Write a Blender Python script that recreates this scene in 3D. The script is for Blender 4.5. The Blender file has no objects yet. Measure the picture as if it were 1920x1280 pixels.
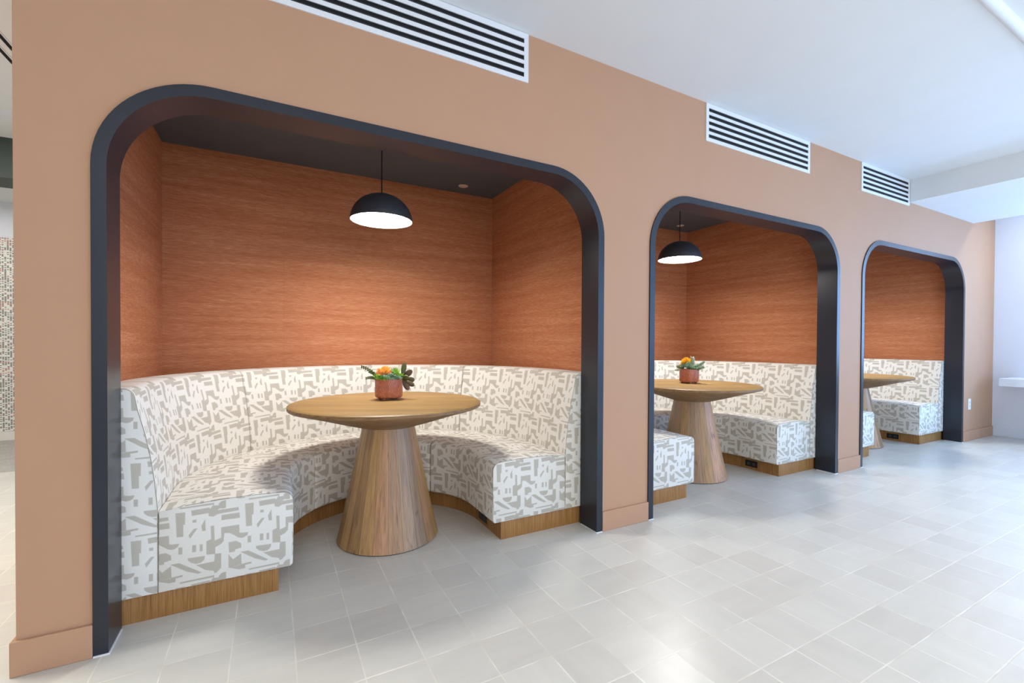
import bpy, bmesh, math, random
from mathutils import Vector, Matrix
from math import sin, cos, pi, radians, sqrt, atan2

random.seed(7)
SC = bpy.context.scene
COL = SC.collection

# ------------------------------------------------------------------ camera
def make_camera():
    f, yaw, pit, roll = 840.16, radians(28.1993), radians(0.6254), radians(0.2996)
    fwd = Vector((sin(yaw)*cos(pit), cos(yaw)*cos(pit), -sin(pit)))
    rt = Vector((cos(yaw), -sin(yaw), 0.0))
    up = rt.cross(fwd)
    r2 = cos(roll)*rt + sin(roll)*up
    u2 = -sin(roll)*rt + cos(roll)*up
    cd = bpy.data.cameras.new('camera')
    cd.sensor_width = 36.0
    cd.sensor_fit = 'HORIZONTAL'
    cd.lens = f/1920.0*36.0
    cd.shift_y = 11.4875/1920.0
    cd.clip_start = 0.05
    co = bpy.data.objects.new('camera', cd)
    COL.objects.link(co)
    m = Matrix.Identity(4)
    for i in range(3):
        m[i][0] = r2[i]; m[i][1] = u2[i]; m[i][2] = -fwd[i]
    m[0][3], m[1][3], m[2][3] = 0.0, -2.0891, 1.12
    co.matrix_world = m
    SC.camera = co
make_camera()

# ------------------------------------------------------------------ world, light, exposure
w = bpy.data.worlds.new('sky'); SC.world = w; w.use_nodes = True
w.node_tree.nodes['Background'].inputs[0].default_value = (0.62, 0.78, 1.0, 1)
w.node_tree.nodes['Background'].inputs[1].default_value = 0.9
SC.view_settings.view_transform = 'Standard'
SC.view_settings.look = 'None'
SC.view_settings.gamma = 1.0
SC.view_settings.use_curve_mapping = False
SC.view_settings.exposure = 0.05

def area(name, loc, target, sx, sy, power, color, spread=180):
    ld = bpy.data.lights.new(name, 'AREA')
    ld.shape = 'RECTANGLE'; ld.size = sx; ld.size_y = sy
    ld.energy = power; ld.color = color; ld.spread = radians(spread)
    o = bpy.data.objects.new(name, ld); COL.objects.link(o)
    o.location = loc
    o.rotation_euler = (Vector(target)-Vector(loc)).to_track_quat('-Z', 'Y').to_euler()
    return o

# daylight through the window of the far end wall, and through the windows opposite the booths
area('daylight_end_window', (7.99, -2.85, 1.62), (0, -2.85, 1.62), 4.1, 1.7, 175, (0.26, 0.52, 1.0))
area('daylight_opposite_right', (5.9, -5.55, 1.55), (5.9, 0, 1.3), 3.4, 2.0, 74, (0.26, 0.52, 1.0))
area('daylight_opposite_left', (0.9, -5.55, 1.6), (0.9, 0, 1.4), 4.6, 2.0, 80, (1.0, 0.98, 0.95))
# unseen ceiling lamps and fills in the hall and in the room beyond the pier
area('ceiling_panel_hall', (-0.6, -3.6, 2.74), (-0.6, -3.6, 0), 1.2, 0.6, 22, (1.0, 0.96, 0.90))
area('ceiling_fill_mid', (2.6, -3.3, 2.74), (2.6, -3.3, 0), 1.2, 0.6, 32, (1.0, 0.98, 0.95), 125)  # fill light added to brighten the hall floor
area('ceiling_fill_right', (5.0, -3.0, 2.74), (5.0, -3.0, 0), 1.2, 0.6, 70, (0.58, 0.76, 1.0), 100)  # second added fill, lifts the far floor
area('ceiling_panel_left', (-2.6, 1.2, 2.74), (-2.6, 1.2, 0), 1.4, 1.4, 108, (1.0, 0.96, 0.88))
area('ceiling_panel_far_left', (-3.0, 4.2, 2.6), (-3.0, 4.2, 0), 1.4, 0.6, 11, (1.0, 0.97, 0.92))
area('ceiling_downlight_end', (7.45, -1.05, 2.755), (7.45, -1.05, 0), 0.12, 0.12, 13, (0.80, 0.88, 1.0))

# ------------------------------------------------------------------ node helpers
class NT:
    def __init__(self, name):
        self.m = bpy.data.materials.new(name); self.m.use_nodes = True
        self.t = self.m.node_tree; self.n = self.t.nodes; self.l = self.t.links
        self.b = self.n['Principled BSDF']
    def lk(self, a, b): self.l.new(a, b)
    def put(self, s, v):
        if hasattr(v, 'links'): self.l.new(v, s)
        else: s.default_value = v
    def math(self, op, a, b=None, c=None, clamp=False):
        n = self.n.new('ShaderNodeMath'); n.operation = op; n.use_clamp = clamp
        self.put(n.inputs[0], a)
        if b is not None: self.put(n.inputs[1], b)
        if c is not None: self.put(n.inputs[2], c)
        return n.outputs[0]
    def vmath(self, op, a, b=None):
        n = self.n.new('ShaderNodeVectorMath'); n.operation = op
        self.put(n.inputs[0], a)
        if b is not None: self.put(n.inputs[1], b)
        return n.outputs[1] if op in ('DOT_PRODUCT', 'LENGTH', 'DISTANCE') else n.outputs[0]
    def mix(self, fac, a, b, mode='MIX'):
        n = self.n.new('ShaderNodeMix'); n.data_type = 'RGBA'; n.blend_type = mode
        self.put(n.inputs[0], fac); self.put(n.inputs[6], a); self.put(n.inputs[7], b)
        return n.outputs[2]
    def coord(self, k='Object'):
        n = self.n.new('ShaderNodeTexCoord'); return n.outputs[k]
    def geo(self):
        return self.n.new('ShaderNodeNewGeometry').outputs['Position']
    def mapping(self, v, scale=(1, 1, 1), loc=(0, 0, 0), rot=(0, 0, 0)):
        n = self.n.new('ShaderNodeMapping'); self.lk(v, n.inputs[0])
        n.inputs['Scale'].default_value = scale; n.inputs['Location'].default_value = loc
        n.inputs['Rotation'].default_value = rot
        return n.outputs[0]
    def noise(self, v, scale=5, detail=3, rough=0.5, dist=0.0):
        n = self.n.new('ShaderNodeTexNoise'); self.lk(v, n.inputs['Vector'])
        n.inputs['Scale'].default_value = scale; n.inputs['Detail'].default_value = detail
        n.inputs['Roughness'].default_value = rough; n.inputs['Distortion'].default_value = dist
        return n.outputs['Fac']
    def white(self, v):
        n = self.n.new('ShaderNodeTexWhiteNoise'); n.noise_dimensions = '3D'; self.lk(v, n.inputs[0])
        return n.outputs[0]
    def ramp(self, f, stops):
        n = self.n.new('ShaderNodeValToRGB'); self.put(n.inputs[0], f)
        e = n.color_ramp.elements
        while len(e) > 1: e.remove(e[-1])
        e[0].position, e[0].color = stops[0][0], tuple(stops[0][1])+(1,)
        for p, c in stops[1:]:
            x = e.new(p); x.color = tuple(c)+(1,)
        return n.outputs[0]
    def sep(self, v):
        n = self.n.new('ShaderNodeSeparateXYZ'); self.lk(v, n.inputs[0]); return n.outputs
    def comb(self, x, y, z=0.0):
        n = self.n.new('ShaderNodeCombineXYZ')
        self.put(n.inputs[0], x); self.put(n.inputs[1], y); self.put(n.inputs[2], z)
        return n.outputs[0]
    def bump(self, h, strength=0.2, dist=0.002):
        n = self.n.new('ShaderNodeBump'); n.inputs['Strength'].default_value = strength
        n.inputs['Distance'].default_value = dist; self.put(n.inputs['Height'], h)
        self.lk(n.outputs[0], self.b.inputs['Normal'])
    def set(self, color=None, rough=None, metal=None, spec=None):
        if color is not None: self.put(self.b.inputs['Base Color'], color)
        if rough is not None: self.put(self.b.inputs['Roughness'], rough)
        if metal is not None: self.put(self.b.inputs['Metallic'], metal)
        if spec is not None: self.put(self.b.inputs['Specular IOR Level'], spec)
        return self.m

def s2l(r, g, b):
    def f(c):
        c /= 255.0
        return c/12.92 if c <= 0.04045 else ((c+0.055)/1.055)**2.4
    return (f(r), f(g), f(b))

def plain(name, rgb, rough=0.6, metal=0.0, spec=0.5, var=0.05, scale=40, bump=0.0):
    t = NT(name)
    c = s2l(*rgb)
    nz = t.noise(t.coord(), scale, 3)
    lo = tuple(x*(1-var) for x in c); hi = tuple(min(1, x*(1+var)) for x in c)
    col = t.ramp(nz, [(0.3, lo), (0.7, hi)])
    if bump: t.bump(nz, bump, 0.001)
    return t.set(col, rough, metal, spec)

M = {}
M['paint'] = plain('tan_wall_paint', (189, 147, 117), 0.62, spec=0.3, var=0.012, scale=6, bump=0.02)
M['ceiling'] = plain('white_ceiling_paint', (229, 231, 232), 0.9, spec=0.2, var=0.01, scale=4)
M['white'] = plain('white_wall_paint', (230, 233, 240), 0.7, spec=0.25, var=0.01, scale=4)
M['whitemetal'] = plain('white_enamel', (228, 230, 232), 0.4, var=0.01)
M['charcoal'] = plain('charcoal_satin_paint', (37, 41, 50), 0.30, spec=0.42, var=0.03, scale=8)
M['charcoal_ceiling'] = plain('charcoal_flat_paint', (82, 90, 97), 0.62, spec=0.4, var=0.03, scale=8)
M['greenbeam'] = plain('dark_green_paint', (62, 72, 68), 0.6, var=0.03)
M['black'] = plain('black_plastic', (18, 18, 20), 0.4, var=0.05)
M['blackmetal'] = plain('black_satin_metal', (56, 58, 64), 0.42, spec=0.6, var=0.04)
M['ductdark'] = plain('dark_duct_blade', (48, 48, 52), 0.45, metal=0.3, var=0.05)
M['duct'] = plain('black_duct', (8, 8, 9), 0.9, var=0.02)
M['plate'] = plain('white_plastic', (238, 238, 240), 0.35, var=0.01)
M['cream'] = plain('beige_cover', (214, 196, 178), 0.5, var=0.02)
M['caulk'] = plain('white_caulk', (232, 232, 232), 0.6, var=0.02)
M['thread'] = plain('seam_thread', (146, 142, 132), 0.8, var=0.05)
M['soil'] = plain('dark_soil', (52, 38, 28), 0.95, var=0.4, scale=120, bump=0.5)
M['counter'] = plain('white_counter', (236, 238, 242), 0.35, var=0.01)
M['stone'] = plain('white_base', (226, 222, 214), 0.6, var=0.02)

def emis(name, rgb, strength):
    t = NT(name); t.b.inputs['Emission Color'].default_value = tuple(rgb)+(1,)
    t.b.inputs['Emission Strength'].default_value = strength
    return t.set((0.9, 0.9, 0.9, 1), 0.5)
M['diffuser'] = emis('lit_lamp_diffuser', (1.0, 0.96, 0.92), 93)
M['shadewhite'] = plain('white_lamp_inside', (240, 240, 238), 0.5, var=0.01)

# floor tiles 0.2 m
def floor_mat():
    t = NT('pale_stone_tiles')
    P = t.geo(); x, y, z = t.sep(P)
    TX, TY, OX, OY = 0.2022, 0.1952, 0.0735, 0.0255
    u = t.math('DIVIDE', t.math('SUBTRACT', x, OX), TX)
    v = t.math('DIVIDE', t.math('SUBTRACT', y, OY), TY)
    fu, fv = t.math('FLOOR', u), t.math('FLOOR', v)
    ru, rv = t.math('SUBTRACT', u, fu), t.math('SUBTRACT', v, fv)
    e = t.math('MINIMUM', t.math('MINIMUM', ru, t.math('SUBTRACT', 1.0, ru)),
               t.math('MINIMUM', rv, t.math('SUBTRACT', 1.0, rv)))
    n1 = t.noise(P, 90, 2)
    e = t.math('ADD', e, t.math('MULTIPLY', t.math('SUBTRACT', n1, 0.5), 0.006))
    g = t.math('SUBTRACT', 1.0, t.math('DIVIDE', t.math('SUBTRACT', e, 0.0095), 0.006, clamp=True), clamp=True)
    idv = t.comb(fu, fv, 3.7)
    r1 = t.white(idv)
    r2 = t.white(t.comb(fv, fu, 9.1))
    off = t.vmath('MULTIPLY', t.comb(r1, r2, r1), (40, 40, 40))
    # brushed clouding runs one way or the other inside each tile
    pa = t.vmath('ADD', t.mapping(P, (3.0, 14, 1)), off)
    pb = t.vmath('ADD', t.mapping(P, (14, 3.0, 1)), off)
    na, nb = t.noise(pa, 1.0, 5, 0.6), t.noise(pb, 1.0, 5, 0.6)
    sel = t.math('GREATER_THAN', r2, 0.3)
    n = t.math('ADD', t.math('MULTIPLY', sel, na), t.math('MULTIPLY', t.math('SUBTRACT', 1.0, sel), nb))
    base = t.ramp(r1, [(0.0, s2l(206, 202, 193)), (0.5, s2l(210, 207, 198)), (1.0, s2l(215, 212, 203))])
    kv = t.math('ADD', 0.90, t.math('MULTIPLY', n, 0.2))
    vv = t.comb(kv, kv, kv)
    c = t.mix(1.0, base, vv, 'MULTIPLY')
    gc = t.ramp(t.noise(P, 7, 2), [(0.35, s2l(214, 208, 194)), (0.65, s2l(236, 232, 221))])
    c = t.mix(g, c, gc)
    t.bump(t.math('SUBTRACT', 1.0, g), 0.25, 0.0015)
    return t.set(c, 0.3, spec=0.4)
M['floor'] = floor_mat()

def carpet_mat():
    t = NT('grey_loop_carpet'); P = t.geo()
    n = t.noise(P, 120, 4, 0.7); n2 = t.noise(P, 9, 2)
    c = t.mix(0.35, t.ramp(n, [(0.3, s2l(140, 138, 130)), (0.7, s2l(206, 202, 192))]),
              t.ramp(n2, [(0.3, s2l(160, 158, 150)), (0.7, s2l(196, 192, 184))]))
    t.bump(n, 0.5, 0.004)
    return t.set(c, 0.95, spec=0.1)
M['carpet'] = carpet_mat()

# orange grasscloth wallpaper
def paper_mat():
    t = NT('orange_grasscloth_wallpaper')
    x, y, z = t.sep(t.geo())
    s = t.math('ADD', x, y)
    a = t.noise(t.comb(t.math('MULTIPLY', s, 18.0), t.math('MULTIPLY', z, 310.0), 0.3), 1.0, 4, 0.65)
    b = t.noise(t.comb(t.math('MULTIPLY', s, 22.0), t.math('MULTIPLY', z, 420.0), 4.3), 1.0, 2, 0.6)
    d = t.noise(t.comb(t.math('MULTIPLY', s, 1.3), t.math('MULTIPLY', z, 26.0), 8.3), 1.0, 3, 0.5)
    k = t.math('ADD', t.math('MULTIPLY', a, 0.50), t.math('ADD', t.math('MULTIPLY', b, 0.24), t.math('MULTIPLY', d, 0.26)))
    c = t.ramp(k, [(0.30, s2l(154, 92, 60)), (0.43, s2l(178, 112, 76)), (0.51, s2l(190, 125, 88)),
                   (0.59, s2l(203, 144, 107)), (0.71, s2l(224, 182, 147))])
    # faint sheet joint every 0.66 m
    j = t.math('FRACT', t.math('DIVIDE', t.math('ADD', s, 0.17), 0.66))
    j = t.math('LESS_THAN', j, 0.003)
    c = t.mix(t.math('MULTIPLY', j, 0.18), c, s2l(120, 58, 34)+(1,))
    t.bump(k, 0.2, 0.001)
    return t.set(c, 0.8, spec=0.2)
M['paper'] = paper_mat()

# abstract cut-out upholstery: one repeat drawn as convex shapes
def fabric_mat():
    t = NT('abstract_print_upholstery')
    PW, PH, X0, Y0 = 517.0, 719.0, 200.0, 140.0
    shapes = [
     [(220,218),(272,213),(272,443),(228,447)], [(266,213),(286,212),(284,328),(266,330)],
     [(340,288),(365,285),(365,311),(340,313)], [(350,373),(372,370),(320,464),(312,432)],
     [(427,290),(430,395),(408,397),(402,345)], [(545,252),(672,235),(675,284),(545,300)],
     [(330,197),(458,175),(458,224),(335,246)], [(450,182),(520,196),(515,240),(485,262),(455,255)],
     [(512,203),(665,182),(668,210),(512,240)], [(478,160),(548,152),(540,182),(512,196),(486,186)],
     [(468,355),(490,352),(494,505),(472,505)], [(437,500),(475,478),(498,500),(498,625),(437,627)],
     [(490,500),(548,468),(560,500),(540,530),(495,562)], [(543,371),(568,368),(558,492),(543,492)],
     [(545,371),(670,352),(672,432),(600,428),(560,426)], [(600,425),(680,431),(690,478),(652,464)],
     [(640,438),(735,430),(729,455),(709,474),(686,481),(662,474),(646,458)],
     [(595,520),(650,510),(683,535),(685,575),(640,592),(598,592)], [(598,585),(640,585),(638,612),(600,617)],
     [(305,655),(425,640),(420,674),(398,702),(365,711),(330,700),(308,677)],
     [(240,549),(265,547),(265,611),(240,613)], [(337,532),(362,530),(362,595),(337,598)],
     [(390,528),(408,526),(408,590),(390,592)], [(185,708),(243,697),(400,797),(378,807),(298,780)],
     [(497,625),(540,622),(540,785),(510,802),(498,818),(488,790)], [(365,724),(500,697),(500,790),(430,775)],
     [(683,635),(686,737),(595,766),(625,690)], [(595,640),(627,690),(595,765)],
     [(595,765),(712,737),(712,778),(670,787)], [(680,740),(757,720),(757,735),(690,753)],
     [(250,883),(490,832),(490,848),(250,894)], [(455,906),(490,848),(490,905),(455,922)],
     [(575,805),(575,880),(545,886),(527,868),(526,840),(545,815)]]
    def rect(p):
        x, y = p
        k = 11433.0/(11653.0-x)
        return (220+(x-220)*k, (y+1337)*k-1337)
    polys = []
    for sh in shapes:
        q = [rect(p) for p in sh]
        for dx in (-PW, 0, PW):
            for dy in (-PH, 0, PH):
                r = [(a+dx, b+dy) for a, b in q]
                if (max(a for a, b in r) > X0+1 and min(a for a, b in r) < X0+PW-1 and
                        max(b for a, b in r) > Y0+1 and min(b for a, b in r) < Y0+PH-1):
                    polys.append(r)
    uvn = t.n.new('ShaderNodeUVMap'); uvn.uv_map = 'UVMap'
    x, y, z = t.sep(uvn.outputs[0])
    px = t.math('ADD', t.math('MULTIPLY', t.math('FRACT', t.math('DIVIDE', x, 0.2435)), PW), X0)
    py = t.math('ADD', t.math('MULTIPLY', t.math('SUBTRACT', 1.0, t.math('FRACT', t.math('DIVIDE', y, 0.306))), PH), Y0)
    V = t.comb(px, py, 1.0)
    acc = None
    for r in polys:
        A = sum(r[i][0]*r[(i+1) % len(r)][1]-r[(i+1) % len(r)][0]*r[i][1] for i in range(len(r)))
        sg = 1 if A > 0 else -1
        cur = None
        for i in range(len(r)):
            a, b = r[i], r[(i+1) % len(r)]
            dx, dy = b[0]-a[0], b[1]-a[1]; L = sqrt(dx*dx+dy*dy)
            nx, ny = sg*dy/L, -sg*dx/L
            d = t.vmath('DOT_PRODUCT', V, (nx, ny, -(nx*a[0]+ny*a[1])))
            cur = d if cur is None else t.math('MAXIMUM', cur, d)
        acc = cur if acc is None else t.math('MINIMUM', acc, cur)
    f = t.math('DIVIDE', t.math('SUBTRACT', 3.8, acc), 5.0, clamp=True)
    wv = t.noise(t.comb(t.math('MULTIPLY', x, 900.0), t.math('MULTIPLY', y, 300.0), 0.0), 1.0, 2)
    wv2 = t.noise(t.comb(t.math('MULTIPLY', x, 250.0), t.math('MULTIPLY', y, 1100.0), 5.0), 1.0, 2)
    wk = t.math('ADD', t.math('MULTIPLY', wv, 0.5), t.math('MULTIPLY', wv2, 0.5))
    ground = t.ramp(wk, [(0.3, s2l(222, 218, 209)), (0.7, s2l(241, 237, 228))])
    mark = t.ramp(wk, [(0.3, s2l(182, 175, 161)), (0.7, s2l(202, 195, 182))])
    c = t.mix(f, ground, mark)
    t.bump(wk, 0.25, 0.0008)
    t.b.inputs['Sheen Weight'].default_value = 0.1
    return t.set(c, 0.9, spec=0.15)
M['fabric'] = fabric_mat()

# quarter-cut oak of the plinths: fine vertical grain, UV u along the run
def oak_mat():
    t = NT('oak_veneer')
    uvn = t.n.new('ShaderNodeUVMap'); uvn.uv_map = 'UVMap'
    x, y, z = t.sep(uvn.outputs[0])
    a = t.noise(t.comb(t.math('MULTIPLY', x, 170.0), t.math('MULTIPLY', y, 5.0), 0.0), 1.0, 4, 0.6)
    b = t.noise(t.comb(t.math('MULTIPLY', x, 11.0), t.math('MULTIPLY', y, 2.0), 3.0), 1.0, 2)
    k = t.math('ADD', t.math('MULTIPLY', a, 0.7), t.math('MULTIPLY', b, 0.3))
    c = t.ramp(k, [(0.32, s2l(118, 80, 38)), (0.5, s2l(160, 114, 64)), (0.7, s2l(184, 140, 86))])
    t.bump(a, 0.15, 0.001)
    return t.set(c, 0.5, spec=0.35)
M['oak'] = oak_mat()

def stave_mat(seed):
    t = NT('mango_wood_staves')
    x, y, z = t.sep(t.coord())
    ang = t.math('ARCTAN2', y, x)
    N = 22.0
    a = t.math('MULTIPLY', t.math('ADD', ang, 3.14159+seed*0.37), N/(2*pi))
    fl = t.math('FLOOR', a); fr = t.math('SUBTRACT', a, fl)
    r1 = t.white(t.comb(fl, seed+0.5, 0.2)); r2 = t.white(t.comb(fl, seed+3.5, 5.2))
    sp = t.math('MULTIPLY', ang, 0.24)
    off = t.math('MULTIPLY', r1, 31.0)
    g = t.noise(t.comb(t.math('ADD', t.math('MULTIPLY', sp, 60.0), off), t.math('MULTIPLY', z, 4.0), off), 1.0, 5, 0.65, 0.6)
    fg = t.noise(t.comb(t.math('MULTIPLY', sp, 420.0), t.math('MULTIPLY', z, 14.0), off), 1.0, 3, 0.6)
    base = t.ramp(r1, [(0.0, s2l(146, 116, 84)), (0.2, s2l(186, 144, 84)), (0.38, s2l(158, 124, 92)),
                       (0.55, s2l(202, 152, 114)), (0.72, s2l(150, 124, 98)), (0.86, s2l(172, 144, 118)), (1.0, s2l(190, 150, 98))])
    gr = t.ramp(g, [(0.26, (0.48, 0.45, 0.44)), (0.4, (0.82, 0.80, 0.78)), (0.52, (1.0, 0.99, 0.97)), (0.64, (1.12, 1.10, 1.04)), (0.8, (1.3, 1.26, 1.16))])
    c = t.mix(1.0, base, gr, 'MULTIPLY')
    fgc = t.ramp(fg, [(0.35, (0.72, 0.70, 0.67)), (0.6, (1.07, 1.07, 1.06))])
    c = t.mix(0.7, c, fgc, 'MULTIPLY')
    # small dark knots
    kn = t.noise(t.comb(t.math('ADD', t.math('MULTIPLY', sp, 22.0), off), t.math('MULTIPLY', z, 9.0), r2), 1.0, 1)
    kn = t.math('MULTIPLY', t.math('SUBTRACT', kn, 0.70, clamp=True), 8.0, clamp=True)
    c = t.mix(kn, c, s2l(70, 50, 34)+(1,))
    # glue joints
    e = t.math('MINIMUM', fr, t.math('SUBTRACT', 1.0, fr))
    j = t.math('SUBTRACT', 1.0, t.math('DIVIDE', e, 0.022, clamp=True), clamp=True)
    c = t.mix(t.math('MULTIPLY', j, 0.75), c, s2l(70, 48, 32)+(1,))
    t.bump(t.math('SUBTRACT', g, j), 0.2, 0.001)
    return t.set(c, 0.42, spec=0.5)

def top_mat(seed):
    t = NT('mango_wood_boards')
    V = t.mapping(t.coord(), rot=(0, 0, radians(24)), loc=(seed*0.7, seed*0.3, 0))
    x, y, z = t.sep(V)
    a = t.math('DIVIDE', y, 0.085)
    fl = t.math('FLOOR', a); fr = t.math('SUBTRACT', a, fl)
    r1 = t.white(t.comb(fl, seed+1.5, 0.2))
    off = t.math('MULTIPLY', r1, 23.0)
    g = t.noise(t.comb(t.math('ADD', t.math('MULTIPLY', x, 2.2), off), t.math('MULTIPLY', y, 34.0), off), 1.0, 5, 0.6, 0.5)
    fg = t.noise(t.comb(t.math('MULTIPLY', x, 9.0), t.math('MULTIPLY', y, 330.0), off), 1.0, 3, 0.6)
    base = t.ramp(r1, [(0.0, s2l(154, 124, 76)), (0.4, s2l(170, 138, 84)), (0.7, s2l(158, 128, 84)), (1.0, s2l(176, 146, 98))])
    gr = t.ramp(g, [(0.3, (0.68, 0.62, 0.54)), (0.46, (0.96, 0.94, 0.9)), (0.58, (1.06, 1.05, 1.02)), (0.74, (1.24, 1.22, 1.16))])
    c = t.mix(1.0, base, gr, 'MULTIPLY')
    fgc = t.ramp(fg, [(0.35, (0.88, 0.87, 0.85)), (0.6, (1.03, 1.03, 1.03))])
    c = t.mix(0.7, c, fgc, 'MULTIPLY')
    e = t.math('MINIMUM', fr, t.math('SUBTRACT', 1.0, fr))
    j = t.math('SUBTRACT', 1.0, t.math('DIVIDE', e, 0.012, clamp=True), clamp=True)
    c = t.mix(t.math('MULTIPLY', j, 0.35), c, s2l(110, 80, 52)+(1,))
    return t.set(c, 0.45, spec=0.4)

def mosaic_mat():
    t = NT('dot_matrix_wall_film')
    x, y, z = t.sep(t.geo())
    PX, PZ = 0.021, 0.0105
    u, v = t.math('DIVIDE', x, PX), t.math('DIVIDE', z, PZ)
    fu, fv = t.math('FLOOR', u), t.math('FLOOR', v)
    ru, rv = t.math('FRACT', u), t.math('FRACT', v)
    r = t.white(t.comb(fu, fv, 1.0)); rc = t.white(t.comb(fu, fv, 7.0))
    dens = t.noise(t.comb(t.math('MULTIPLY', fu, 0.35), t.math('MULTIPLY', fv, 0.16), 0.0), 1.0, 2)
    on = t.math('LESS_THAN', r, t.math('ADD', 0.2, t.math('MULTIPLY', dens, 0.85)))
    ins = t.math('MULTIPLY', t.math('LESS_THAN', t.math('ABSOLUTE', t.math('SUBTRACT', ru, 0.5)), 0.36),
                 t.math('LESS_THAN', t.math('ABSOLUTE', t.math('SUBTRACT', rv, 0.5)), 0.36))
    band = t.math('FRACT', t.math('DIVIDE', t.math('SUBTRACT', 2.26, z), 0.72))
    red = t.math('LESS_THAN', rc, t.math('ADD', 0.12, t.math('MULTIPLY', t.math('LESS_THAN', band, 0.12), 0.6)))
    dc = t.mix(red, s2l(84, 78, 76)+(1,), s2l(176, 96, 88)+(1,))
    c = t.mix(t.math('MULTIPLY', on, ins), s2l(226, 225, 216)+(1,), dc)
    return t.set(c, 0.6)
M['mosaic'] = mosaic_mat()
def edge_mat():
    t = NT('mango_wood_underside')  # darker than the boards: end grain plus the rim's shade put into the colour
    x, y, z = t.sep(t.coord())
    g = t.noise(t.comb(t.math('MULTIPLY', x, 5.0), t.math('MULTIPLY', y, 40.0), t.math('MULTIPLY', z, 160.0)), 1.0, 5, 0.6, 0.4)
    c = t.ramp(g, [(0.28, s2l(84, 58, 34)), (0.48, s2l(132, 98, 62)), (0.7, s2l(158, 124, 82))])
    return t.set(c, 0.5, spec=0.4)
M['edgewood'] = edge_mat()

def pot_mat():
    t = NT('terracotta_glaze')
    x, y, z = t.sep(t.coord())
    ang = t.math('ARCTAN2', y, x)
    w2 = t.math('ADD', t.math('MULTIPLY', t.math('COSINE', t.math('MULTIPLY', ang, 9.0)), 1.25),
                t.math('MULTIPLY', t.math('SINE', t.math('ADD', t.math('MULTIPLY', z, 52.0), t.math('MULTIPLY', ang, 1.0))), 0.85))
    w2 = t.math('FRACT', t.math('MULTIPLY', w2, 0.95))
    line = t.math('SUBTRACT', 1.0, t.math('DIVIDE', t.math('ABSOLUTE', t.math('SUBTRACT', w2, 0.5)), 0.17, clamp=True), clamp=True)
    n = t.noise(t.coord(), 26, 3)
    base = t.ramp(n, [(0.3, s2l(166, 88, 60)), (0.7, s2l(192, 110, 80))])
    c = t.mix(t.math('MULTIPLY', line, 0.55), base, s2l(224, 162, 132)+(1,))
    t.bump(line, 0.7, 0.003)
    return t.set(c, 0.3, spec=0.5)
M['pot'] = pot_mat()

def leaf_mat(name, base, tip, rough=0.5):
    t = NT(name); n = t.noise(t.coord(), 35, 2)
    return t.set(t.ramp(n, [(0.3, s2l(*base)), (0.7, s2l(*tip))]), rough)
M['lime'] = leaf_mat('lime_leaf', (92, 150, 40), (176, 206, 84))
M['green'] = leaf_mat('green_leaf', (46, 96, 36), (104, 160, 62))
M['bluegreen'] = leaf_mat('blue_green_leaf', (104, 140, 112), (170, 194, 164))
M['silver'] = leaf_mat('silver_leaf', (150, 164, 136), (206, 212, 186))
M['dark'] = leaf_mat('dark_succulent_leaf', (70, 74, 36), (104, 74, 62), 0.45)
M['olive'] = leaf_mat('olive_leaf', (72, 84, 40), (112, 110, 58), 0.45)
M['orange'] = leaf_mat('orange_petal', (240, 160, 62), (250, 206, 84))
M['peach'] = leaf_mat('peach_petal', (240, 132, 92), (250, 168, 120))
M['yellow'] = leaf_mat('yellow_petal', (240, 160, 20), (252, 206, 46))
M['sprig'] = leaf_mat('sprig_leaf', (62, 84, 44), (104, 124, 66))
M['stem'] = leaf_mat('stem', (84, 84, 44), (110, 104, 60))

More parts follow.
